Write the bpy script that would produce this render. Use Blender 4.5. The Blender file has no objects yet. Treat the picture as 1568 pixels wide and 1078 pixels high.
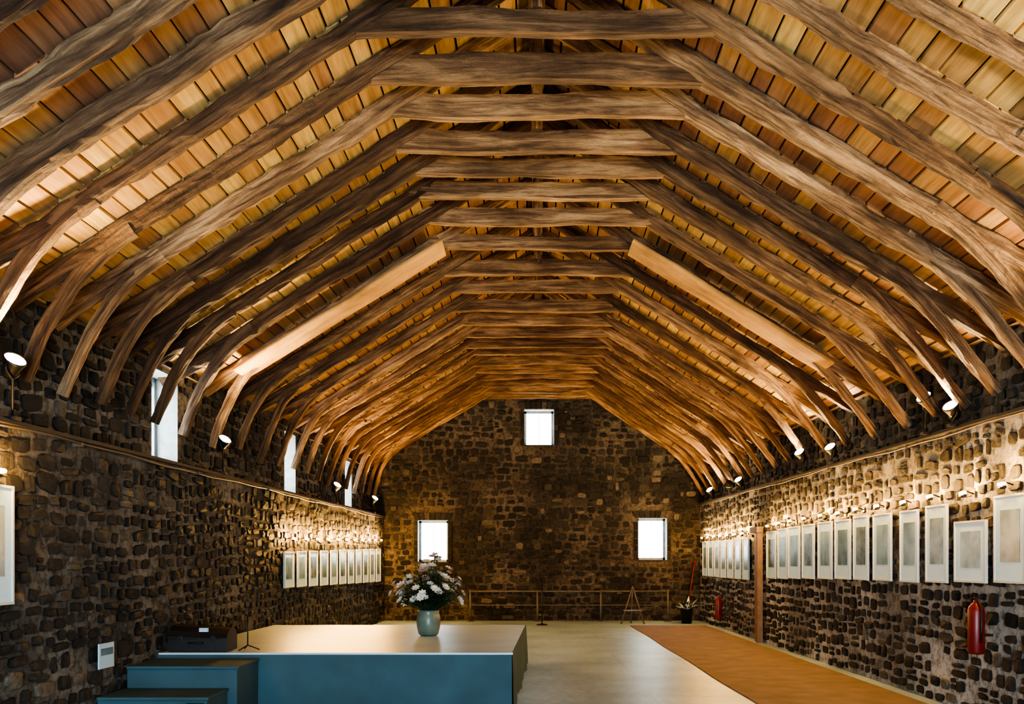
import bpy, math, random
from mathutils import Vector, noise, Matrix
random.seed(7)
R = random.Random(11)
scene = bpy.context.scene

# ------------------------------------------------------------------ helpers
def lerp(a, b, t): return a + (b - a) * t

class MB:
    """mesh builder: verts, faces, material index, uv per corner, tone per face"""
    def __init__(s): s.v=[]; s.f=[]; s.m=[]; s.uv=[]; s.t=[]; s.sm=[]
    def add(s, verts, faces, mat=0, tone=0.5, uvs=None, smooth=False):
        o=len(s.v); s.v.extend(tuple(v) for v in verts)
        for i,f in enumerate(faces):
            s.f.append(tuple(o+k for k in f)); s.m.append(mat); s.t.append(tone); s.sm.append(smooth)
            s.uv.append(uvs[i] if uvs else [(0,0)]*len(f))
    def box(s, a, b, mat=0, tone=0.5, M=None):
        x0,y0,z0=a; x1,y1,z1=b
        vs=[Vector(p) for p in ((x0,y0,z0),(x1,y0,z0),(x1,y1,z0),(x0,y1,z0),(x0,y0,z1),(x1,y0,z1),(x1,y1,z1),(x0,y1,z1))]
        if M: vs=[M@v for v in vs]
        s.add(vs,[(0,3,2,1),(4,5,6,7),(0,1,5,4),(1,2,6,5),(2,3,7,6),(3,0,4,7)],mat,tone)
    def tube(s, pts, r, n=8, mat=0, tone=0.5, cap=True):
        pts=[Vector(p) for p in pts]
        rs = r if isinstance(r,(list,tuple)) else [r]*len(pts)
        vs=[]; 
        for i,p in enumerate(pts):
            d=(pts[min(i+1,len(pts)-1)]-pts[max(i-1,0)]).normalized()
            a=d.orthogonal().normalized() if i==0 else (pa-d*pa.dot(d)).normalized()
            pa=a; b=d.cross(a)
            for k in range(n):
                an=2*math.pi*k/n
                vs.append(p+(a*math.cos(an)+b*math.sin(an))*rs[i])
        fs=[]
        for i in range(len(pts)-1):
            for k in range(n):
                k2=(k+1)%n
                fs.append((i*n+k,i*n+k2,(i+1)*n+k2,(i+1)*n+k))
        s.add(vs,fs,mat,tone,smooth=True)
        if cap:
            o=len(s.v)-len(vs)
            for ring,rev in ((0,True),(len(pts)-1,False)):
                f=[o+ring*n+k for k in range(n)]
                if rev: f.reverse()
                s.f.append(tuple(f)); s.m.append(mat); s.t.append(tone); s.sm.append(False); s.uv.append([(0,0)]*n)
    def lathe(s, prof, c=(0,0,0), n=24, mat=0, tone=0.5, M=None):
        c=Vector(c); vs=[]
        for r,z in prof:
            for k in range(n):
                an=2*math.pi*k/n
                v=Vector((r*math.cos(an),r*math.sin(an),z))
                if M: v=M@v
                vs.append(c+v)
        fs=[]
        for i in range(len(prof)-1):
            for k in range(n):
                k2=(k+1)%n
                fs.append((i*n+k,i*n+k2,(i+1)*n+k2,(i+1)*n+k))
        s.add(vs,fs,mat,tone,smooth=True)
    def obj(s, name, mats):
        me=bpy.data.meshes.new(name)
        me.from_pydata(s.v,[],s.f)
        for m in mats: me.materials.append(m)
        me.polygons.foreach_set('material_index', s.m)
        me.polygons.foreach_set('use_smooth', s.sm)
        uvl=me.uv_layers.new(name='UVMap')
        flat=[]
        for u in s.uv:
            for a in u: flat.extend(a)
        uvl.data.foreach_set('uv', flat)
        at=me.attributes.new('tone','FLOAT','FACE'); at.data.foreach_set('value', s.t)
        me.update()
        ob=bpy.data.objects.new(name, me); scene.collection.objects.link(ob)
        return ob

def mat(name):
    m=bpy.data.materials.new(name); m.use_nodes=True
    nt=m.node_tree; b=nt.nodes['Principled BSDF']
    return m, nt, b
def N(nt, t, **kw):
    n=nt.nodes.new(t)
    for k,v in kw.items():
        if k in n.inputs: n.inputs[k].default_value=v
        else: setattr(n,k,v)
    return n
def ramp(nt, stops, fac=None):
    r=nt.nodes.new('ShaderNodeValToRGB')
    e=r.color_ramp.elements
    while len(e)<len(stops): e.new(0.5)
    for i,(p,c) in enumerate(stops):
        e[i].position=p; e[i].color=(*c,1)
    if fac is not None: nt.links.new(fac, r.inputs[0])
    return r
def mix(nt, fac, a, b, mode='MIX'):
    n=nt.nodes.new('ShaderNodeMix'); n.data_type='RGBA'; n.blend_type=mode
    for sock,val in ((n.inputs[0],fac),(n.inputs[6],a),(n.inputs[7],b)):
        if hasattr(val,'is_linked') or hasattr(val,'links'): nt.links.new(val,sock)
        elif isinstance(val,(int,float)): sock.default_value=val
        else: sock.default_value=(*val,1)
    return n.outputs[2]
def bump(nt, b, h, strength=0.5, dist=0.02):
    bp=nt.nodes.new('ShaderNodeBump'); bp.inputs['Strength'].default_value=strength; bp.inputs['Distance'].default_value=dist
    nt.links.new(h,bp.inputs['Height']); nt.links.new(bp.outputs[0],b.inputs['Normal'])
def simple(name, col, rough=0.6, metal=0, emis=None, es=0, var=0.15, scale=8):
    m,nt,b=mat(name)
    tc=N(nt,'ShaderNodeTexCoord'); nz=N(nt,'ShaderNodeTexNoise',Scale=scale,Detail=4.0)
    nt.links.new(tc.outputs['Object'],nz.inputs['Vector'])
    d=tuple(c*(1-var*2) for c in col)
    r=ramp(nt,[(0.3,d),(0.7,col)],nz.outputs[0])
    nt.links.new(r.outputs[0],b.inputs['Base Color'])
    b.inputs['Roughness'].default_value=rough; b.inputs['Metallic'].default_value=metal
    if emis: b.inputs['Emission Color'].default_value=(*emis,1); b.inputs['Emission Strength'].default_value=es
    return m

# ------------------------------------------------------------------ materials
def mk_mortar(name, c1, c2, dk=(0.22,0.2,0.18)):
    m,nt,b=mat(name)
    tc=N(nt,'ShaderNodeTexCoord')
    n1=N(nt,'ShaderNodeTexNoise',Scale=0.7,Detail=5.0); n2=N(nt,'ShaderNodeTexNoise',Scale=11.0,Detail=9.0,Roughness=0.75)
    for n in (n1,n2): nt.links.new(tc.outputs['Object'],n.inputs['Vector'])
    a=ramp(nt,[(0.38,c1),(0.62,c2)],n1.outputs[0])
    d=ramp(nt,[(0.38,dk),(0.54,(1,1,1))],n2.outputs[0])
    nt.links.new(mix(nt,1.0,a.outputs[0],d.outputs[0],'MULTIPLY'),b.inputs['Base Color'])
    b.inputs['Roughness'].default_value=0.95
    bump(nt,b,n2.outputs[0],1.0,0.05)
    return m
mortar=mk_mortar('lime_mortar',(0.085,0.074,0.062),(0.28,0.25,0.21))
mortar_r=mk_mortar('lime_mortar_daylit',(0.30,0.285,0.26),(0.66,0.65,0.61),(0.32,0.30,0.28))  # lightened copy for the right wall: daylight put into the mortar colour
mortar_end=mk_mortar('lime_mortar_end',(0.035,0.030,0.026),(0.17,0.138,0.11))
def mk_stone():
    m,nt,b=mat('basalt_stone')
    at=N(nt,'ShaderNodeAttribute',attribute_name='tone')
    r=ramp(nt,[(0.0,(0.007,0.0065,0.006)),(0.5,(0.018,0.0165,0.015)),(0.8,(0.043,0.038,0.033)),(1.0,(0.13,0.11,0.09))],at.outputs['Fac'])
    tc=N(nt,'ShaderNodeTexCoord'); n2=N(nt,'ShaderNodeTexNoise',Scale=22.0,Detail=8.0,Roughness=0.7)
    nt.links.new(tc.outputs['Object'],n2.inputs['Vector'])
    d=ramp(nt,[(0.3,(0.45,0.45,0.45)),(0.7,(1.7,1.65,1.55))],n2.outputs[0])
    nt.links.new(mix(nt,1.0,r.outputs[0],d.outputs[0],'MULTIPLY'),b.inputs['Base Color'])
    b.inputs['Roughness'].default_value=0.7
    bump(nt,b,n2.outputs[0],0.9,0.04)
    return m
stone=mk_stone()
def mk_timber(name, stops, sx=1.2, sy=16, rough_patch=True):
    m,nt,b=mat(name)
    tc=N(nt,'ShaderNodeTexCoord'); mp=N(nt,'ShaderNodeMapping'); mp.inputs['Scale'].default_value=(sx,sy,1)
    nt.links.new(tc.outputs['UV'],mp.inputs[0])
    at=N(nt,'ShaderNodeAttribute',attribute_name='tone')
    off=N(nt,'ShaderNodeVectorMath',operation='ADD'); nt.links.new(mp.outputs[0],off.inputs[0])
    cb=N(nt,'ShaderNodeCombineXYZ'); mu=N(nt,'ShaderNodeMath',operation='MULTIPLY'); mu.inputs[1].default_value=97.0
    nt.links.new(at.outputs['Fac'],mu.inputs[0]); nt.links.new(mu.outputs[0],cb.inputs[0]); nt.links.new(mu.outputs[0],cb.inputs[2])
    nt.links.new(cb.outputs[0],off.inputs[1])
    n1=N(nt,'ShaderNodeTexNoise',Scale=1.0,Detail=10.0,Roughness=0.7,Distortion=0.5)
    nt.links.new(off.outputs[0],n1.inputs['Vector'])
    r=ramp(nt,stops,n1.outputs[0])
    n3=N(nt,'ShaderNodeTexNoise',Scale=1.1,Detail=4.0,Roughness=0.55)
    nt.links.new(tc.outputs['Object'],n3.inputs['Vector'])
    d=ramp(nt,[(0.36,(0.55,0.48,0.42)),(0.62,(1.15,1.1,1.05))],n3.outputs[0])
    c=mix(nt,1.0,r.outputs[0],d.outputs[0],'MULTIPLY')
    tr=ramp(nt,[(0.0,(0.42,0.33,0.26)),(1.0,(1.4,1.36,1.28))],at.outputs['Fac'])
    nt.links.new(mix(nt,1.0,c,tr.outputs[0],'MULTIPLY'),b.inputs['Base Color'])
    b.inputs['Roughness'].default_value=0.75
    n4=N(nt,'ShaderNodeTexNoise',Scale=16.0,Detail=6.0,Roughness=0.7)
    nt.links.new(tc.outputs['Object'],n4.inputs['Vector'])
    ad=N(nt,'ShaderNodeMath',operation='ADD'); nt.links.new(n1.outputs[0],ad.inputs[0]); nt.links.new(n4.outputs[0],ad.inputs[1])
    bump(nt,b,ad.outputs[0],1.0,0.035 if rough_patch else .01)
    return m
timber=mk_timber('hewn_timber',[(0.33,(0.045,0.025,0.015)),(0.47,(0.20,0.125,0.072)),(0.66,(0.52,0.37,0.22))])
boardmat=mk_timber('sawn_board',[(0.3,(0.30,0.18,0.07)),(0.7,(0.56,0.37,0.16))],0.6,8,False)
def mk_deck():
    m,nt,b=mat('roof_boarding')
    at=N(nt,'ShaderNodeAttribute',attribute_name='tone')
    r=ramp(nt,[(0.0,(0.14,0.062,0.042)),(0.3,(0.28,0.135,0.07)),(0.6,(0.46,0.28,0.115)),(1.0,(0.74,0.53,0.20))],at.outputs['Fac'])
    tc=N(nt,'ShaderNodeTexCoord'); mp=N(nt,'ShaderNodeMapping'); mp.inputs['Scale'].default_value=(14,1.0,14)
    nt.links.new(tc.outputs['Object'],mp.inputs[0])
    n1=N(nt,'ShaderNodeTexNoise',Scale=1.5,Detail=7.0,Roughness=0.6); nt.links.new(mp.outputs[0],n1.inputs['Vector'])
    d=ramp(nt,[(0.3,(0.6,0.55,0.5)),(0.65,(1.1,1.1,1.1))],n1.outputs[0])
    nt.links.new(mix(nt,1.0,r.outputs[0],d.outputs[0],'MULTIPLY'),b.inputs['Base Color'])
    b.inputs['Roughness'].default_value=0.7
    bump(nt,b,n1.outputs[0],0.3,0.01)
    return m
deckmat=mk_deck()
slate=simple('roof_underlay',(0.02,0.017,0.014),0.95)
ledgewood=simple('ledge_timber',(0.07,0.055,0.045),0.7,scale=5)
conduit=simple('conduit_metal',(0.09,0.08,0.07),0.5,0.2)
frame_paint=simple('window_frame_paint',(0.36,0.41,0.42),0.6)
plaster=simple('window_reveal_limewash',(0.50,0.51,0.50),0.9)
lintelm=simple('lintel_stone',(0.06,0.05,0.042),0.85)
white_frame=simple('picture_frame_pale',(0.48,0.54,0.55),0.45,var=0.05)
matboard=simple('picture_mount_daylit',(0.46,0.66,0.80),0.35,var=0.03)  # white mount tinted blue: cool daylight painted into its colour
black=simple('black_plastic',(0.012,0.012,0.013),0.45)
metal=simple('dark_steel',(0.06,0.06,0.06),0.35,0.8)
redm=simple('extinguisher_red',(0.20,0.012,0.010),0.4)
lens=simple('lamp_lens',(1,0.85,0.6),0.3,emis=(1.0,0.78,0.46),es=110)
bulb=simple('picture_lamp_bulb',(1,0.8,0.5),0.3,emis=(1.0,0.6,0.22),es=25)

def mk_floor():
    m,nt,b=mat('pale_floor_boards')
    tc=N(nt,'ShaderNodeTexCoord'); n1=N(nt,'ShaderNodeTexNoise',Scale=0.8,Detail=5.0); n2=N(nt,'ShaderNodeTexNoise',Scale=9.0,Detail=6.0)
    for n in (n1,n2): nt.links.new(tc.outputs['Object'],n.inputs['Vector'])
    a=ramp(nt,[(0.35,(0.27,0.40,0.50)),(0.65,(0.42,0.58,0.70))],n1.outputs[0])
    d=ramp(nt,[(0.3,(0.8,0.8,0.8)),(0.7,(1.05,1.05,1.05))],n2.outputs[0])
    br=N(nt,'ShaderNodeTexBrick',Scale=1.0); br.inputs['Mortar Size'].default_value=0.008
    br.inputs['Brick Width'].default_value=3.2; br.inputs['Row Height'].default_value=2.4
    br.inputs['Color1'].default_value=(1,1,1,1); br.inputs['Color2'].default_value=(0.90,0.92,0.94,1); br.inputs['Mortar'].default_value=(0.72,0.70,0.68,1)
    nt.links.new(tc.outputs['Object'],br.inputs['Vector'])
    c=mix(nt,1.0,a.outputs[0],d.outputs[0],'MULTIPLY')
    nt.links.new(mix(nt,1.0,c,br.outputs[0],'MULTIPLY'),b.inputs['Base Color'])
    b.inputs['Roughness'].default_value=0.42
    return m
floorm=mk_floor()
carpet=simple('brown_carpet',(0.20,0.145,0.115),0.85,var=0.16,scale=3)
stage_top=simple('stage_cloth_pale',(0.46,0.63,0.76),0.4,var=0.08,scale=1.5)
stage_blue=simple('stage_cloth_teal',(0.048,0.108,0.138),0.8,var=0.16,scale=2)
def mk_art(i):
    m,nt,b=mat('art_print_%d'%i)
    tc=N(nt,'ShaderNodeTexCoord'); n1=N(nt,'ShaderNodeTexNoise',Scale=3.0+i,Detail=5.0)
    nt.links.new(tc.outputs['Object'],n1.inputs['Vector'])
    cs=[((0.05,0.10,0.13),(0.17,0.26,0.31)),((0.08,0.15,0.20),(0.22,0.33,0.40)),((0.04,0.07,0.08),(0.16,0.22,0.24))][i]
    r=ramp(nt,[(0.35,cs[0]),(0.65,cs[1])],n1.outputs[0]); nt.links.new(r.outputs[0],b.inputs['Base Color'])
    b.inputs['Roughness'].default_value=0.25
    return m
arts=[mk_art(i) for i in range(3)]

# ------------------------------------------------------------------ room geometry laws
YF=25.9; YB=-4.0
def xl(y): return -3.80-0.028*(YF-y)
def xr(y): return 4.86+0.0067*(YF-y)
LEDL=2.83; LEDR=3.17
def prof(y):
    t=(YF-y)/(YF-8.0)
    el=(lerp(-3.75,-3.92,t),4.42); kl=(lerp(-0.85,-1.2,t),6.16)
    er=(lerp(4.37,4.10,t),lerp(4.38,4.56,t)); kr=(lerp(1.70,1.42,t),6.16)
    ap=(lerp(0.43,0.12,t),7.0)
    sl=(kl[1]-el[1])/(kl[0]-el[0]); wx=xl(y)-0.45; wl=(wx, el[1]+sl*(wx-el[0]))
    sr=(er[1]-kr[1])/(er[0]-kr[0]); wx=xr(y)+0.25; wr=(wx, er[1]+sr*(wx-er[0]))
    return dict(wl=wl,el=el,kl=kl,ap=ap,kr=kr,er=er,wr=wr)

def one_stone(mb,O,U,Nn,ca,cz,hw,hh_,dep,rr,mi,tone):
    Z=Vector((0,0,1))
    jx=lambda s=.28: rr.uniform(1-s,1.0)
    cor=[(hw*jx(),hh_*jx()),(-hw*jx(),hh_*jx()),(-hw*jx(),-hh_*jx()),(hw*jx(),-hh_*jx())]
    pts=[]
    for q in range(4):
        p0=cor[q]; p1=cor[(q+1)%4]
        c1=rr.uniform(.07,.28); c2=rr.uniform(.07,.28)
        pts.append((lerp(p0[0],p1[0],c1),lerp(p0[1],p1[1],c1)))
        pts.append((lerp(p0[0],p1[0],1-c2),lerp(p0[1],p1[1],1-c2)))
    ro=rr.gauss(0,.07); cr,sr_=math.cos(ro),math.sin(ro)
    pts=[(x*cr-z*sr_,x*sr_+z*cr) for x,z in pts]
    n=8
    vs=[]
    for f,d in ((1.0,-.004),(0.97,dep*.7),(0.86,dep)):
        for (px,pz) in pts:
            vs.append(O+U*(ca+px*f)+Z*(cz+pz*f)+Nn*(d+(rr.uniform(-.006,.006) if d>0 else 0)))
    vs.append(O+U*(ca+rr.uniform(-.4,.4)*hw)+Z*(cz+rr.uniform(-.4,.4)*hh_)+Nn*(dep+rr.uniform(-.008,.012)))
    fs=[]
    for i in range(2):
        for k in range(n):
            k2=(k+1)%n; fs.append((i*n+k,i*n+k2,(i+1)*n+k2,(i+1)*n+k))
    for k in range(n): fs.append((2*n+k,2*n+(k+1)%n,3*n))
    mb.add(vs,fs,mi,tone,smooth=False)

def stones(mb, O,U,Nn, L, z0,z1, holes, mi, clip=None, seed=1, hmin=.10,hmax=.21, gap=(.015,.06), bright=0.0, hs=1.0):
    rr=random.Random(seed); z=z0+0.02
    while z<z1-0.06:
        h=rr.uniform(hmin,hmax); 
        if z+h>z1: h=z1-z
        a=rr.uniform(-0.2,0)
        while a<L:
            w=rr.choice((rr.uniform(.08,.16),rr.uniform(.15,.26),rr.uniform(.15,.26),rr.uniform(.22,.40)))
            g=rr.uniform(*gap)
            a0,a1=a,a+w; a=a1+g
            wav=0.08*noise.noise(Vector((a0*0.55,z*1.2,seed)))+0.04*noise.noise(Vector((a0*1.9,z*2,seed+5)))
            ca=(a0+a1)/2; cz=z+h/2+rr.uniform(-.024,.024)+wav
            if a0<0 or a1>L: continue
            if cz+h/2>z1+.0 or cz-h/2<z0-.03: continue
            if any(a1>hh[0]-.02 and a0<hh[1]+.02 and cz+h/2>hh[2]-.02 and cz-h/2<hh[3]+.02 for hh in holes): continue
            if clip and not clip(ca,z+h): continue
            if rr.random()<0.03: continue
            tone=min(1,max(0,rr.gauss(.5+bright,.26)))
            if h>.14 and rr.random()<.28:
                s=rr.uniform(.35,.65)
                one_stone(mb,O,U,Nn,ca+rr.uniform(-.01,.01),cz-h/2+h*s/2,w/2,hs*h*s/2*.9,rr.uniform(.012,.04),rr,mi,tone)
                one_stone(mb,O,U,Nn,ca+rr.uniform(-.02,.02),cz+h/2-h*(1-s)/2,w/2*rr.uniform(.6,1),hs*h*(1-s)/2*.85,rr.uniform(.012,.04),rr,mi,min(1,max(0,rr.gauss(.55,.26))))
            else:
                one_stone(mb,O,U,Nn,ca,cz,w/2,hs*h/2*rr.uniform(.76,1.02),rr.uniform(.012,.045),rr,mi,tone)
        z+=h+0.008

def slab(mb,O,U,Nn,L,z0,z1,holes,th,mi,reveal=None):
    """wall slab: front at O plane, thickness th going outwards (-N), rect holes"""
    As=sorted({0,L,*[h[0] for h in holes],*[h[1] for h in holes]})
    Zs=sorted({z0,z1,*[h[2] for h in holes],*[h[3] for h in holes]})
    Z=Vector((0,0,1))
    def P(a,z,d): return O+U*a+Z*z+Nn*d
    for i in range(len(As)-1):
        for j in range(len(Zs)-1):
            a0,a1,c0,c1=As[i],As[i+1],Zs[j],Zs[j+1]
            if any(a0>=h[0]-1e-6 and a1<=h[1]+1e-6 and c0>=h[2]-1e-6 and c1<=h[3]+1e-6 for h in holes): continue
            vs=[P(a0,c0,0),P(a1,c0,0),P(a1,c1,0),P(a0,c1,0),P(a0,c0,-th),P(a1,c0,-th),P(a1,c1,-th),P(a0,c1,-th)]
            mb.add(vs,[(0,1,2,3),(5,4,7,6)],mi)
    def ring(a0,a1,c0,c1,m):
        q=[(a0,c0),(a1,c0),(a1,c1),(a0,c1)]
        for k in range(4):
            p,r=q[k],q[(k+1)%4]
            mb.add([P(*p,0),P(*r,0),P(*r,-th),P(*p,-th)],[(0,1,2,3)],m)
    ring(0,L,z0,z1,mi)
    for h in holes: ring(*h, reveal if reveal is not None else mi)

def wall_frame(y0,y1,xf,side):
    A=Vector((xf(y0),y0,0)); B=Vector((xf(y1),y1,0)); U=(B-A); L=U.length; U.normalize()
    Nn=Vector((U.y,-U.x,0)) if side=='L' else Vector((-U.y,U.x,0))
    return A,U,Nn,L

# ---- left walls
A,U,Nn,L=wall_frame(YB,YF,xl,'L')
mb=MB(); slab(mb,A,U,Nn,L,0,LEDL,[],0.6,0); stones(mb,A,U,Nn,L,0,LEDL,[],1,seed=3,gap=(.02,.08))
A2=A-Nn*0.28
wins_l=[(11.45,12.25),(17.2,17.95),(22.3,23.05),(5.6,6.4)]
holes=[(y0-YB,y1-YB,LEDL+0.02,4.02) for y0,y1 in wins_l]
slab(mb,A2,U,Nn,L,LEDL-0.02,4.3,holes,0.45,0,reveal=2); stones(mb,A2,U,Nn,L,LEDL,4.25,holes,1,seed=5)
wl_obj=mb.obj('wall_left',[mortar,stone,plaster])
frL=(A2,U,Nn)
# ---- right walls
A,U,Nn,L=wall_frame(YB,YF,xr,'R')
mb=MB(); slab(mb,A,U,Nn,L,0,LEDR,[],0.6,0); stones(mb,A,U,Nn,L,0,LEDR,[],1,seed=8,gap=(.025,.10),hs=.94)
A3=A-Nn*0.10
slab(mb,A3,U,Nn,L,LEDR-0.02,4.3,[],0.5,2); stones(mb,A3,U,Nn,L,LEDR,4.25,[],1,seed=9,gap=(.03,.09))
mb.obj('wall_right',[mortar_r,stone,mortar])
# ---- end wall (gable)
O=Vector((-5.2,YF,0)); U=Vector((1,0,0)); Nn=Vector((0,-1,0))
wins_e=[(-2.86,-2.04,1.61,2.74),(3.16,3.95,1.66,2.80),(0.05,0.86,4.79,5.77)]
holes=[(a+5.2,b+5.2,c,d) for a,b,c,d in wins_e]
hs=[(h[0]-.1,h[1]+.1,h[2]-.08,h[3]+.2) for h in holes]
def roofz(x,y):
    p=prof(y); seq=[p[k] for k in ('wl','el','kl','ap','kr','er','wr')]
    for (x0,z0),(x1,z1) in zip(seq,seq[1:]):
        if x0<=x<=x1: return lerp(z0,z1,(x-x0)/(x1-x0))
    return 3.9
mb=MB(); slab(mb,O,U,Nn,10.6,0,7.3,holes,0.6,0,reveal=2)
stones(mb,O,U,Nn,10.6,0,7.2,hs,1,clip=lambda a,z: z<roofz(a-5.2,YF)+.15,seed=21,bright=0.03,hmin=.12,hmax=.23,gap=(.02,.07))
for a,b,c,d in wins_e:
    w=b-a; n=7
    for k in range(n):
        t0=k/n; t1=(k+.9)/n
        x0=a-.06+t0*(w+.12); x1=a-.06+t1*(w+.12); sp=.10
        X0=x0+(t0-.5)*2*sp; X1=x1+(t1-.5)*2*sp
        vs=[(x0,YF-.0,d+.01),(x1,YF,d+.01),(X1,YF,d+.2),(X0,YF,d+.2)]
        vs2=[(x,y-.05,z) for x,y,z in vs]
        mb.add(vs+vs2,[(4,5,6,7),(0,1,5,4),(1,2,6,5),(2,3,7,6),(3,0,4,7)],1,R.uniform(.3,.9))
    for sx in (a-.055,b+.055):
        z=c
        while z<d-.1:
            h=R.uniform(.15,.25); h=min(h,d-z)
            mb.box((sx-.05,YF-.04,z),(sx+.05,YF,z+h-.02),1,R.uniform(.2,.8)); z+=h
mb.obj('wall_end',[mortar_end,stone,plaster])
# ---- back wall behind the camera with an opening added to let fill light in
O=Vector((-5.2,YB,0)); U=Vector((1,0,0)); Nn=Vector((0,1,0))
mb=MB(); slab(mb,O,U,Nn,10.6,0,7.3,[(3.2,7.4,0.0,3.0)],0.5,0)
stones(mb,O,U,Nn,10.6,0,7.2,[(3.2,7.4,-.1,3.0)],1,seed=31)
mb.obj('wall_back',[mortar,stone])

# ---- windows
def window(mbn, C, U, Nn, w, h, setback):
    mb=MB(); Z=Vector((0,0,1)); M=Matrix((( U.x,Nn.x,0,C.x),(U.y,Nn.y,0,C.y),(0,0,1,C.z),(0,0,0,1)))
    t=.06; y0,y1=-setback-.05,-setback+.02
    mb.box((0,y0,0),(t,y1,h),0,M=M); mb.box((w-t,y0,0),(w,y1,h),0,M=M)
    mb.box((0,y0,0),(w,y1,t),0,M=M); mb.box((0,y0,h-t),(w,y1,h),0,M=M)
    mb.box((w/2-.008,y0+.02,t),(w/2+.008,y1-.02,h-t),0,M=M)
    mb.box((-.03,-setback+.02,-.03),(w+.03,0.03,.0),1,M=M)
    return mb.obj(mbn,[frame_paint,lintelm])
k=1
for a,b,c,d in wins_e:
    window('window_%d'%k,Vector((a,YF,c)),Vector((1,0,0)),Vector((0,-1,0)),b-a,d-c,0.35); k+=1
A2,U2,N2=frL
for y0,y1 in wins_l:
    window('window_%d'%k,A2+U2*(y0-YB)+Vector((0,0,LEDL+.02)),U2,N2,y1-y0,4.02-LEDL-.02,0.3); k+=1

# ---- ledges + conduit
for nm,xf,z,side in (('trim_1',xl,LEDL,'L'),('trim_2',xr,LEDR,'R')):
    A,U,Nn,L=wall_frame(YB,YF,xf,side)
    mb=MB(); M=Matrix(((U.x,Nn.x,0,A.x),(U.y,Nn.y,0,A.y),(0,0,1,0),(0,0,0,1)))
    a=0
    while a<L:
        l=min(R.uniform(2.2,3.6),L-a); dz=R.uniform(-.008,.008)
        mb.box((a,-.02,z-.005+dz),(a+l-.006,.06,z+.03+dz),0,R.random(),M=M); a+=l
    mb.tube([M@Vector((q,.08,z-.045+.012*math.sin(q*1.1)+.008*math.sin(q*3.7))) for q in [i*.5 for i in range(int(L/.5)+1)]],.014,6,1)
    for q in range(1,int(L),3): mb.box((q-.015,.0,z-.07),(q+.015,.10,z-.03),1,M=M)
    mb.obj(nm,[ledgewood,conduit])

# ---- floor + carpet
mb=MB(); mb.add([(-5.2,YB,0),(5.4,YB,0),(5.4,YF+.1,0),(-5.2,YF+.1,0)],[(0,1,2,3)]); mb.obj('floor',[floorm])
mb=MB(); n=40
vs=[];fs=[]
for i in range(n+1):
    y=lerp(YB+.3,23.9,i/n)
    x0=2.72+.012*math.sin(y*1.3); x1=xr(y)-.24
    for x,z in ((x0,.0),(x0+.01,.016),(x1-.01,.016),(x1,0)): vs.append((x,y,z))
for i in range(n):
    for q in range(3): fs.append((i*4+q,i*4+q+1,i*4+q+5,i*4+q+4))
mb.add(vs,fs); mb.obj('carpet_runner',[carpet])

# ------------------------------------------------------------------ roof
def timber_sweep(mb, pts, wy, d, tone, seed, wob=.03, rough=.018, step=.11, mi=0, ex=3.6, taper=0):
    P=[Vector(p) for p in pts]
    seg=[(P[i+1]-P[i]).length for i in range(len(P)-1)]; T=sum(seg); n=max(3,int(T/step))
    out=[]
    for i in range(n+1):
        s=T*i/n; j=0
        while j<len(seg)-1 and s>seg[j]: s-=seg[j]; j+=1
        out.append(P[j].lerp(P[j+1],min(1,s/seg[j])))
    K=12; vs=[]; uvrow=[]
    Y=Vector((0,1,0))
    for i,p in enumerate(out):
        dr=(out[min(i+1,n)]-out[max(i-1,0)]).normalized()
        nn=dr.cross(Y).normalized(); yy=nn.cross(dr).normalized()
        t=T*i/n
        c=p+nn*wob*noise.noise(Vector((t*.7,seed*3.1,0)))+yy*wob*1.3*noise.noise(Vector((t*.6,seed*5.3,4)))
        c=c+(nn*noise.noise(Vector((t*2.3,seed*1.1,7)))+yy*noise.noise(Vector((t*2.1,seed*1.4,8))))*wob*.3
        sc=(1+.16*noise.noise(Vector((t*1.1,seed*2.2,9))))*(1-taper*i/n)
        for k_ in range(K):
            an=2*math.pi*(k_+.5)/K; cc,ss=math.cos(an),math.sin(an)
            q=(abs(cc)**ex+abs(ss)**ex)**(-1/ex)
            jr=rough*(1.2*noise.noise(Vector((t*2.6,k_*1.7,seed*1.9)))+1.0*noise.noise(Vector((t*7.5,k_*2.3,seed*1.3))))
            vs.append(c+yy*(cc*q*(wy/2*sc)+cc*jr)+nn*(ss*q*(d/2*sc)+ss*jr))
        uvrow.append(t)
    fs=[];uvs=[]; per=2*(wy+d)
    for i in range(n):
        for k_ in range(K):
            k2=(k_+1)%K
            fs.append((i*K+k_,i*K+k2,(i+1)*K+k2,(i+1)*K+k_))
            u0,u1=uvrow[i],uvrow[i+1]; v0=per*k_/K; v1=per*(k_+1)/K
            uvs.append([(u0,v0),(u0,v1),(u1,v1),(u1,v0)])
    fs.append(tuple(range(K-1,-1,-1))); uvs.append([(0,0)]*K)
    fs.append(tuple(n*K+q for q in range(K))); uvs.append([(0,0)]*K)
    mb.add(vs,fs,mi,tone,uvs,smooth=False)

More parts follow.
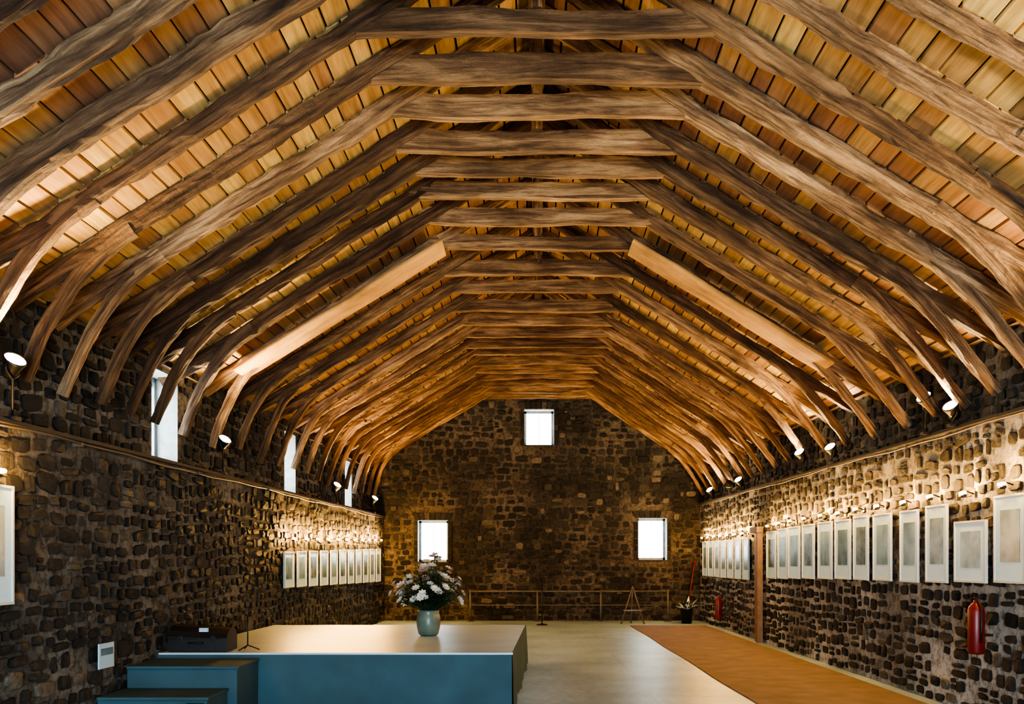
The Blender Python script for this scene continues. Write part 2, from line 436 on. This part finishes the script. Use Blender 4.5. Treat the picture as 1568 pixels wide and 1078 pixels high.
frames=[YB+.4,-2.6,-1.6,-.6,.4,1.4,2.3,3.2,4.1,4.85,5.6,6.3,7.0,7.75,8.5,9.2,9.95,10.65,11.35,12.2,13.25,14.4,15.4,16.45,17.5,18.4,19.3,20.2,21.1,22.0,22.9,23.8,24.7,25.5]
for i,y in enumerate(frames):
    mb=MB(); p=prof(y); sd=i*7.3+1
    def j(s=.03): return R.uniform(-s,s)
    tone=R.uniform(.1,1)
    V=lambda q,dz=0,dx=0: (q[0]+dx,y+0,q[1]+dz)
    far=lerp(1,.8,min(1,max(0,(y-13)/12)))
    rt=[]
    for kk,(w_,e_,k_) in enumerate((('wl','el','kl'),('wr','er','kr'))):
        tn=R.choice((R.uniform(0,.4),R.uniform(.3,1))); rt.append(tn)
        timber_sweep(mb,[V(p[w_]),V(p[e_],j(.015)),V(p[k_],j(.015)),V(p['ap'])],(.14+j(.025))*far,(.165+j(.025))*far,tn,sd+kk,wob=.022,rough=.024*far,ex=R.uniform(5,10))
    cz=6.10+j(.02)
    timber_sweep(mb,[(p['kl'][0]-.22,y+.02,cz+j(.02)),((p['kl'][0]+p['kr'][0])/2,y+.02,cz+j(.03)),(p['kr'][0]+.22,y+.02,cz+j(.02))],.12,(.22+j(.035))*far,R.uniform(.1,.9),sd+2,wob=.025,rough=.010,ex=12)
    wx=xl(y)-.22; e=p['el']
    def curve(a,b,c,d_,n=10):
        o=[]
        for q in range(n+1):
            t=q/n; o.append(tuple(((1-t)**3)*a[m]+3*t*(1-t)**2*b[m]+3*t*t*(1-t)*c[m]+t**3*d_[m] for m in range(2)))
        return o
    # knee: grows out of the rafter line and bends down to the wall
    for side in (0,1):
        dj=j(.07)
        if side==0:
            a=(e[0]+.42,e[1]+.42*.59-.01); b=(e[0]+.02,e[1]-.00); c=(lerp(e[0],wx,.48),e[1]-.40+dj); f=(wx+.03,3.30+dj)
        else:
            e=p['er']; wx=xr(y)+.04
            a=(e[0]-.42,e[1]+.42*.66-.01); b=(e[0]-.02,e[1]-.00); c=(lerp(e[0],wx,.42),e[1]-.44+dj); f=(wx-.02,3.45+dj)
        timber_sweep(mb,[(q[0],y-.01,q[1]) for q in curve(a,b,c,f)],.135*far,.15*far,min(1,max(.15,rt[side]+.1)),sd+3+side,wob=.02,rough=.014,step=.08,ex=6,taper=.32)
    timber_sweep(mb,[(p['ap'][0],y+.01,6.2),(p['ap'][0]+j(),y+.01,6.9)],.08,.1,tone,sd+6,wob=.01,rough=.01)
    if abs(y-13.25)<.01:
        for a,b in (('el','kl'),('er','kr')):
            q0,q1=p[a],p[b]
            ex=(q0[0]+(q0[0]-q1[0])*.02, q0[1]+(q0[1]-q1[1])*.02)
            timber_sweep(mb,[(ex[0],y-.10,ex[1]-.12),(q1[0],y-.10,q1[1]-.14)],.62,.05,.8,sd+9,wob=.01,rough=.002,mi=1,ex=12)
    mb.obj('roof_truss',[timber,boardmat])
mb=MB()
pts=[(prof(y)['ap'][0],y,6.98) for y in (YB,2,8,14,20,YF)]
mb.tube(pts,.08,8,0); mb.obj('ridge_beam',[timber])

# boarding
mb=MB(); OFF=.12
def deckpt(y,side,s):
    p=prof(y); q=[p['wl'],p['kl'],p['ap']] if side==0 else [p['wr'],p['kr'],p['ap']]
    if s<.75: a=s/.75; return Vector((lerp(q[0][0],q[1][0],a),y,lerp(q[0][1],q[1][1],a)+OFF))
    a=(s-.75)/.25; return Vector((lerp(q[1][0],q[2][0],a),y,lerp(q[1][1],q[2][1],a)+OFF))
ys=[YB]+frames+[YF]
for side in (0,1):
    for bi in range(len(ys)-1):
        y0,y1=ys[bi],ys[bi+1]
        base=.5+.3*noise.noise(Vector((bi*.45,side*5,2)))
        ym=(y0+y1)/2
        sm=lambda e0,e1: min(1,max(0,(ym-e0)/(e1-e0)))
        if side==0: base+= -.22+.46*sm(6.4,8.4)-.28*sm(9.5,12)+.1*sm(19,21)  # lamp-lit yellow and unlit red-brown zones painted into the board tone
        else: base+= .32-.44*sm(6.0,8.6)+.14*sm(9.5,12)  # right slope: bright lamp pool near the camera painted in by tone
        s=0
        while s<1:
            w=R.uniform(.026,.043); s1=s+w
            if s<.75<s1 or (s1<.75<s1+.02): s1=.75
            s1=min(1,s1)
            g=.002
            dz=R.uniform(-.006,.008)
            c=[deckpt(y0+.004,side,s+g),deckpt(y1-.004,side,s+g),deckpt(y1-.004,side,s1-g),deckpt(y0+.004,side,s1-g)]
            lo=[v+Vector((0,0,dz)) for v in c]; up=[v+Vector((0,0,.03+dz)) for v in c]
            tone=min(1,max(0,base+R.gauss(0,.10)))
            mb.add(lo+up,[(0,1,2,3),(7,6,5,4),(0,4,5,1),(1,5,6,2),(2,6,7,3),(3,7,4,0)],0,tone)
            s=s1
    ys2=[YB-.3]+ys[1:-1]+[YF+.5]
    up=Vector((0,0,.06))
    for bi in range(len(ys2)-1):
        for s0,s1 in ((-.02,.75),(.75,1.0)):
            c=[deckpt(ys2[bi],side,s0)+up,deckpt(ys2[bi+1],side,s0)+up,deckpt(ys2[bi+1],side,s1)+up,deckpt(ys2[bi],side,s1)+up]
            mb.add(c,[(0,1,2,3)],1)
mb.obj('ceiling',[deckmat,slate])
# wall plates closing the eaves
mb=MB()
for sd in (1,2):
    for (ya,yb) in ((YB,2),(2,8),(8,14),(14,20),(20,YF)):
        pa,pb=prof(ya),prof(yb); k_='wl' if sd==1 else 'wr'
        za,zb=pa[k_][1],pb[k_][1]; xa,xb=pa[k_][0],pb[k_][0]
        sg=1 if sd==1 else -1
        vs=[(xa-.15*sg,ya,3.9),(xb-.15*sg,yb,3.9),(xb-.15*sg,yb,zb+.3),(xa-.15*sg,ya,za+.3)]
        mb.add(vs,[(0,1,2,3)],0)
        mb.add([(xa+.25*sg,ya,4.08),(xb+.25*sg,yb,4.08),(xb-.15*sg,yb,4.08),(xa-.15*sg,ya,4.08)],[(0,1,2,3)],0)
mb.obj('wall_plate',[timber])

# ------------------------------------------------------------------ pictures
def picture(y0,y1,z0,z1,side,art):
    ym=(y0+y1)/2; w=y1-y0; h=z1-z0
    xf=xl if side=='L' else xr
    A,U,Nn,L=wall_frame(YB,YF,xf,side)
    C=A+U*(ym-YB)+Nn*.05
    M=Matrix(((U.x,Nn.x,0,C.x),(U.y,Nn.y,0,C.y),(0,0,1,z0),(0,0,0,1)))
    mb=MB(); t=.022; d=.032
    mb.box((-w/2,0,0),(-w/2+t,d,h),0,M=M); mb.box((w/2-t,0,0),(w/2,d,h),0,M=M)
    mb.box((-w/2+t,0,0),(w/2-t,d,t),0,M=M); mb.box((-w/2+t,0,h-t),(w/2-t,d,h),0,M=M)
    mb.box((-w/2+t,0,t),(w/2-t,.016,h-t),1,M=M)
    mw=w*.19; mh=h*.17
    mb.box((-w/2+mw,.016,mh*1.4),(w/2-mw,.02,h-mh),2,M=M)
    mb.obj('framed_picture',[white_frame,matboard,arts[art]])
    return M,w,h
def piclamp(M,h,power):
    mb=MB()
    zt=h+.09
    mb.box((-.03,-.05,zt-.03),(.03,-.02,zt+.03),0,M=M)
    mb.tube([M@Vector(q) for q in ((0,-.03,zt),(0,.05,zt+.03),(0,.08,zt+.02),(0,.10,zt-.005))],.008,6,0)
    mb.tube([M@Vector(q) for q in ((-.06,.10,zt-.02),(.06,.10,zt-.02))],[.02,.02],8,0)
    mb.tube([M@Vector(q) for q in ((-.055,.10,zt+.012),(.055,.10,zt+.012))],[.02,.02],8,1)
    ob=mb.obj('picture_lamp',[metal,bulb])
    l=bpy.data.lights.new('picture_lamp_light','POINT'); l.energy=power; l.color=(1.0,.54,.15); l.shadow_soft_size=.04
    lo=bpy.data.objects.new('lamp_light',l); scene.collection.objects.link(lo)
    lo.location=M@Vector((0,.14,zt+.06)); lo.parent=ob
PR=[(9.22,9.83,1.45,2.345),(10.0,10.72,1.436,2.114),(10.91,11.47,1.415,2.333),(11.70,12.24,1.40,2.31),(12.54,13.16,1.40,2.31),(13.36,13.93,1.39,2.31),(14.07,14.74,1.385,2.29),(14.89,15.57,1.37,2.29),(15.78,16.43,1.355,2.28),(16.58,17.27,1.34,2.27),(17.35,17.96,1.32,2.26),(18.1,18.76,1.31,2.23)]
y=20.2
while y<25.2: PR.append((y,y+.55,1.24,2.14)); y+=.74
PR.append((8.2,8.8,1.45,2.345))
for i,(a,b,c,d) in enumerate(PR):
    M,w,h=picture(a,b,c,d,'R',i%3)
    piclamp(M,h if d>2.2 or a>19 else h+.2,44)
y=15.95; i=0
while y<25.3:
    t=(y-15.95)/9.5
    M,w,h=picture(y,y+.6,lerp(1.2,1.08,t),lerp(1.82,1.97,t),'L',i%3); i+=1
    piclamp(M,h+.12,90); y+=.85
M,w,h=picture(7.25,7.88,1.32,2.3,'L',1); piclamp(M,h,70)

# ------------------------------------------------------------------ spotlights
def spotlamp(loc,aim,power,size=150,wall=None):
    loc=Vector(loc); aim=Vector(aim); d=(aim-loc).normalized()
    q=d.to_track_quat('Z','Y').to_matrix().to_4x4()
    mb=MB(); 
    mb.lathe([(0,-.12),(.04,-.12),(.06,-.08),(.07,-.02),(.092,.05),(.098,.07),(.086,.07)],loc,16,0,M=q)
    mb.lathe([(.086,.06),(.06,.075),(0.0,.085)],loc,16,1,M=q)
    zb=wall
    base=Vector((loc.x,loc.y,zb))
    mb.tube([base,Vector((loc.x,loc.y,loc.z-.12)),loc+Vector((0,-.10,-.06)),loc+Vector((0,-.10,0))],.01,6,0)
    mb.tube([Vector((loc.x,loc.y,loc.z-.12)),loc+Vector((0,.10,-.06)),loc+Vector((0,.10,0))],.01,6,0)
    mb.box(tuple(base+Vector((-.05,-.05,-.01))),tuple(base+Vector((.05,.05,.02))),0)
    ob=mb.obj('wall_spotlight',[black,lens])
    l=bpy.data.lights.new('spot','SPOT'); l.energy=power; l.color=(1.0,.75,.37); l.spot_size=math.radians(size); l.spot_blend=.7; l.shadow_soft_size=.06
    lo=bpy.data.objects.new('spot_beam',l); scene.collection.objects.link(lo)
    lo.matrix_world=Matrix.Translation(loc+d*.12)@d.to_track_quat('-Z','Y').to_matrix().to_4x4()
    lo.parent=ob
PW=560
for (y,z) in ((7.9,3.31),(13.0,3.29),(19.9,3.2),(24.2,3.2)):
    spotlamp((xl(y)+.05,y,z),(xl(y)+1.9,y-1.3,5.6),PW*(.95 if y<15 else .75),130,wall=LEDL+.03)
for (y,z) in ((8.0,3.45),(10.7,3.38),(11.4,3.6),(14.8,3.4),(16.4,3.5),(20.9,3.4),(24.0,3.4)):
    spotlamp((xr(y)-.10,y,z),(xr(y)-2.0,y-1.3,5.6),PW*(.62 if y<15 else .5),130,wall=LEDR+.03)
spotlamp((xr(21.8)-.10,21.8,3.4),(1.6,27.5,5.6),420,80,wall=LEDR+.03)
spotlamp((xl(3)+.05,3,3.35),(xl(3)+2.4,3.5,6.0),PW*.25,130,wall=LEDL+.03)
spotlamp((xr(5.4)-.10,5.4,3.4),(xr(5.4)-1.2,6.2,5.2),PW*1.4,115,wall=LEDR+.03)

# ------------------------------------------------------------------ stage
mb=MB(); SY0,SY1,SH=10.8,15.4,.62
def sx_right(y): return lerp(-.12,.05,(y-SY0)/(SY1-SY0))
xL=lambda y: xl(y)+.06
n=30; vs=[]; fs=[]
nx=24; ny=14; 
for jy in range(ny+1):
    y=lerp(SY0,SY1,jy/ny)
    for ix in range(nx+1):
        x=lerp(xL(y),sx_right(y),ix/nx)
        z=SH+.004*noise.noise(Vector((x*1.5,y*1.5,0)))
        vs.append((x,y-(.02*noise.noise(Vector((x*2,0,0))) if jy==0 else 0),z))
for jy in range(ny):
    for ix in range(nx):
        a=jy*(nx+1)+ix; fs.append((a,a+1,a+nx+2,a+nx+1))
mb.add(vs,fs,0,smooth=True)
def skirt(P0,P1,out,seed,n=90,zt=SH):
    vs=[];fs=[]; P0=Vector(P0);P1=Vector(P1);out=Vector(out); Ls=(P1-P0).length
    rows=7
    for r in range(rows+1):
        z=zt*(1-r/rows); amp=.05*(r/rows)**.7
        for i in range(n+1):
            t=i/n; p=P0.lerp(P1,t)
            f=noise.noise(Vector((t*Ls*2.6,seed,0)))+.45*math.sin(t*Ls*6+seed)
            q=p+out*(.005+amp*(.5+f*.5)); vs.append((q.x,q.y,max(0.002,z)))
    for r in range(rows):
        for i in range(n):
            a=r*(n+1)+i; fs.append((a,a+n+1,a+n+2,a+1))
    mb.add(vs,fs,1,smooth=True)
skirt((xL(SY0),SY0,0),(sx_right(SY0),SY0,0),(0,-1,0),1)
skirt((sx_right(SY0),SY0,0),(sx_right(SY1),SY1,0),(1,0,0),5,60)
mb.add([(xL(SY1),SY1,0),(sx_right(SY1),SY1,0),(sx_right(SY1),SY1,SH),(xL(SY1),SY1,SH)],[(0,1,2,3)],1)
mb.box((xL(SY0)+.02,SY0-.012,SH-.015),(sx_right(SY0)+.012,SY0+.03,SH+.006),0)
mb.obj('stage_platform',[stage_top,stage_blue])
mb=MB()
for (y0,y1,h) in ((9.95,10.74,.57),(9.3,9.95,.34)):
    x0=xl(y0)+.09; x1=-3.0 if h>.5 else -3.1
    mb.box((x0,y0,0),(x1,y1,h-.03),0)
    mb.box((x0,y0-.025,h-.03),(x1+.02,y1,h),0)
mb.box((-3.3,9.27,.02),(-3.12,9.3,.28),1)
ob=mb.obj('stage_steps',[stage_blue,black]); bv=ob.modifiers.new('b','BEVEL'); bv.width=.008; bv.segments=2

# equipment case on the stage
mb=MB(); cx0,cx1,cy0,cy1=-4.1,-3.42,10.95,11.35; zb=SH+.006
prof_=[(0,0),(.0,.17),(.04,.24),(.12,.29),(.28,.30),(.36,.27),(.40,.2),(.40,0)]
vs=[(cx0,cy0+a,zb+b) for a,b in prof_]+[(cx1,cy0+a,zb+b*.85) for a,b in prof_]
n=len(prof_); fs=[tuple(range(n))[::-1],tuple(range(n,2*n))]+[(i,(i+1)%n,(i+1)%n+n,i+n) for i in range(n)]
mb.add(vs,fs,0)
mb.box((cx0+.02,cy0-.012,zb+.14),(cx1-.02,cy0,zb+.155),1)
for a in (.12,.5): mb.box((cx0+a,cy0-.02,zb+.12),(cx0+a+.05,cy0,zb+.18),1)
mb.tube([(cx0+.24,cy0-.01,zb+.1),(cx0+.25,cy0-.05,zb+.1),(cx0+.40,cy0-.05,zb+.1),(cx0+.41,cy0-.01,zb+.1)],.01,6,0)
mb.box((cx0+.36,cy0+.0,zb+.225),(cx0+.46,cy0+.04,zb+.27),2)  # pale block standing in for a highlight on the case
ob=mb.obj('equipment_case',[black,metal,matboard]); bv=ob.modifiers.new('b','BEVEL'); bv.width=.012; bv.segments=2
# low microphone stand beside it
mb=MB(); px,py=-3.22,11.1
for a in (0,2.1,4.2): mb.tube([(px,py,zb+.06),(px+.14*math.cos(a),py+.14*math.sin(a),zb+.008)],.008,6,0)
mb.tube([(px,py,zb+.05),(px,py,zb+.40)],.008,6,0)
mb.tube([(px,py,zb+.40),(px-.04,py-.04,zb+.45)],[.012,.02],8,0)
mb.obj('microphone_stand',[black])
# notice card on the left wall
A,U,Nn,L=wall_frame(YB,YF,xl,'L'); C=A+U*(9.55-YB)+Nn*.055
M=Matrix(((U.x,Nn.x,0,C.x),(U.y,Nn.y,0,C.y),(0,0,1,.6),(0,0,0,1)))
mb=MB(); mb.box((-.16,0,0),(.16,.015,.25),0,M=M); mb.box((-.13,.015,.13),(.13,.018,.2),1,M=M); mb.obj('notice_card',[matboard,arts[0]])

# ------------------------------------------------------------------ flower vase
vase_glaze=simple('stoneware_glaze',(0.17,0.22,0.19),0.35)
petal=simple('white_petals',(0.80,0.78,0.70),0.6,var=.05)
petal2=simple('pink_petals',(0.55,0.38,0.34),0.6,var=.05)
leafm=simple('leaves',(0.025,0.06,0.018),0.6)
VX,VY,VZ=-1.32,13.3,SH+.006
ve=bpy.data.objects.new('flower_vase',None); scene.collection.objects.link(ve); ve.location=(VX,VY,VZ)
mb=MB(); mb.lathe([(0,0),(.12,0),(.14,.02),(.165,.12),(.17,.2),(.16,.28),(.145,.32),(.155,.35),(.135,.35),(.125,.32),(.14,.27),(0,.25)],(0,0,0),28,0)
o=mb.obj('pot',[vase_glaze]); o.parent=ve
mb=MB(); rr=random.Random(4)
for i in range(160):
    th=rr.uniform(0,2*math.pi); ph=rr.uniform(0,1)**.7*1.75; rad=rr.uniform(.26,.55)
    H=Vector((math.sin(ph)*math.cos(th)*rad*1.0,math.sin(ph)*math.sin(th)*rad*.85,.46+math.cos(ph)*rad*1.15+.06))
    base=Vector((rr.uniform(-.06,.06),rr.uniform(-.06,.06),.28))
    midp=base.lerp(H,.5)+Vector((0,0,.06))
    mb.tube([base,midp,H],.005,4,0,cap=False)
    for q in range(6):
        c=base.lerp(H,rr.uniform(.35,.98)); a=rr.uniform(0,6.28); l=rr.uniform(.07,.14)
        dv=Vector((math.cos(a),math.sin(a),rr.uniform(-.3,.6))).normalized(); sd=dv.cross(Vector((0,0,1))).normalized()
        mb.add([c,c+dv*l*.5+sd*l*.2,c+dv*l,c+dv*l*.5-sd*l*.2],[(0,1,2,3)],0)
    if i%5<2:
        m_=1 if rr.random()<.9 else 2; ax=(H-base).normalized(); u=ax.orthogonal().normalized(); v=ax.cross(u)
        s=rr.uniform(.045,.075)
        for ring,(np_,tilt,sc) in enumerate(((8,.25,1),(6,.8,.75),(5,1.6,.5))):
            for k_ in range(np_):
                a=2*math.pi*(k_+ring*.5)/np_
                dd=(u*math.cos(a)+v*math.sin(a)); tp=(dd+ax*tilt).normalized()*s*sc*1.1
                sd=(-u*math.sin(a)+v*math.cos(a))*s*.42*sc
                mb.add([H,H+tp*.6+sd,H+tp*1.15,H+tp*.6-sd],[(0,1,2,3)],m_)
o=mb.obj('bouquet',[leafm,petal,petal2]); o.parent=ve

# ------------------------------------------------------------------ fire extinguishers
def extinguisher(y,z0,h=.55):
    A,U,Nn,L=wall_frame(YB,YF,xr,'R'); C=A+U*(y-YB)+Nn*.20; C.z=z0
    mb=MB(); r=.085
    mb.lathe([(0,0),(r*.9,0),(r,.02),(r,h*.72),(r*.85,h*.8),(r*.4,h*.86),(.025,h*.88),(.025,h*.93),(0,h*.93)],C,20,0)
    mb.box(tuple(C+Vector((-.02,-.02,h*.92))),tuple(C+Vector((.02,.02,h*.97))),1)
    mb.tube([C+Vector((0,0,h*.97)),C+Vector((-.10,-.05,h*1.02))],.009,6,1)
    mb.tube([C+Vector((0,0,h*.93)),C+Vector((-.10,-.05,h*.93))],.009,6,1)
    mb.tube([C+Vector((0,-.02,h*.93)),C+Vector((0,-.12,h*.8)),C+Vector((0,-.12,h*.4)),C+Vector((0,-.10,h*.2))],.011,8,1)
    mb.box(tuple(C+Vector((.04,-.06,h*.3))),tuple(C+Vector((.15,.06,h*.34))),1)
    mb.obj('fire_extinguisher',[redm,black,redm])
extinguisher(9.95,.70,.62); extinguisher(22.6,.25,.62)

# timber door in the right wall
doorwood=simple('door_timber',(0.20,0.125,0.075),0.6)
A,U,Nn,L=wall_frame(YB,YF,xr,'R')
M=Matrix(((U.x,Nn.x,0,A.x),(U.y,Nn.y,0,A.y),(0,0,1,0),(0,0,0,1)))
mb=MB(); q=19.05-YB
mb.box((q,0.07,0),(q+.12,.18,2.3),0,M=M); mb.box((q+.16,0.07,0),(q+.5,.11,2.22),0,M=M); mb.box((q-.03,0.07,2.22),(q+.55,.20,2.34),0,M=M)
mb.box((q+.2,.11,.2),(q+.46,.125,1.0),0,M=M); mb.box((q+.2,.11,1.15),(q+.46,.125,2.05),0,M=M)
mb.tube([M@Vector((q+.2,.12,1.05)),M@Vector((q+.2,.16,1.05)),M@Vector((q+.28,.16,1.05))],.01,6,1)
mb.obj('door_1',[doorwood,metal])

# ------------------------------------------------------------------ things by the end wall
railm=simple('rail_grey_steel',(0.16,0.15,0.14),0.5,0.3)
mb=MB(); yy=YF-.5
mb.tube([(-1.4,yy,.82),(3.9,yy,.82)],.022,8,0); mb.tube([(-1.4,yy,.45),(3.9,yy,.45)],.014,8,0)
for x in (-1.4,.4,2.1,3.9):
    mb.tube([(x,yy,0),(x,yy,.86)],.025,8,0); mb.box((x-.09,yy-.09,0),(x+.09,yy+.09,.02),0)
mb.obj('barrier_rail',[railm])
mb=MB(); x=.5; y=24.2
mb.tube([(x,y,.02),(x,y,1.15)],.014,8,0); mb.tube([(x,y,1.15),(x-.12,y-.05,1.3)],[.012,.022],8,0)
mb.lathe([(0,0),(.14,0),(.14,.02),(.03,.04)],(x,y,0),20,0); mb.obj('microphone_stand',[metal])
mb=MB(); x,y=2.85,24.5
for a,b in ((-.3,0),(.3,0),(0,.4)): mb.tube([(x,y,.98),(x+a,y+b,0)],.02,6,0)
mb.box((x-.24,y-.06,.34),(x+.24,y-.01,.38),0); mb.obj('easel',[railm])
mb=MB(); c=(4.3,24.8,0)
mb.lathe([(0,.0),(.13,0),(.17,.38),(.18,.38),(.165,.36),(0,.34)],c,20,0)
rr=random.Random(9)
for i in range(60):
    a=rr.uniform(0,6.28); l=rr.uniform(.2,.45); e=rr.uniform(.4,1.3)
    b0=Vector(c)+Vector((rr.uniform(-.05,.05),rr.uniform(-.05,.05),.34)); dv=Vector((math.cos(a)*math.cos(e),math.sin(a)*math.cos(e),math.sin(e)))
    tip=b0+dv*l; sd=dv.cross(Vector((0,0,1))).normalized()
    mb.add([b0,b0.lerp(tip,.6)+sd*.035,tip-Vector((0,0,.04)),b0.lerp(tip,.6)-sd*.035],[(0,1,2,3)],1 if i%3 else 2)
mb.obj('potted_plant',[black,leafm,petal])
mb=MB(); mb.tube([(4.42,25.45,.22),(4.66,25.6,1.65)],.016,8,0); 
mb.box((4.30,25.38,.0),(4.55,25.46,.14),1); mb.box((4.34,25.39,.14),(4.51,25.45,.24),0); mb.obj('broom',[redm,ledgewood])

# ------------------------------------------------------------------ daylight
w=bpy.data.worlds.new('World'); scene.world=w; w.use_nodes=True
nt=w.node_tree; bg=nt.nodes['Background']; bg.inputs[0].default_value=(0.80,0.93,1.0,1); bg.inputs[1].default_value=16.0
def area(name,loc,rot,sx,sy,e,col):
    l=bpy.data.lights.new(name,'AREA'); l.shape='RECTANGLE'; l.size=sx; l.size_y=sy; l.energy=e; l.color=col
    o=bpy.data.objects.new(name,l); scene.collection.objects.link(o); o.location=loc; o.rotation_euler=rot
    return o
area('back_fill_light',(0.1,YB-.3,1.6),(math.radians(82),0,0),4,2.8,1250,(.58,.82,1.0))  # unseen bluish fill light added behind the camera
scene.view_settings.look='AgX - High Contrast'
# ------------------------------------------------------------------ camera
cam=bpy.data.cameras.new('camera'); co=bpy.data.objects.new('camera',cam); scene.collection.objects.link(co)
co.location=(0,0,1.7); co.rotation_euler=(math.radians(90),0,0)
cam.sensor_fit='HORIZONTAL'; cam.sensor_width=36; cam.lens=36*1450/1568
cam.shift_x=-16/1568; cam.shift_y=316/1568; cam.clip_end=200
scene.camera=co
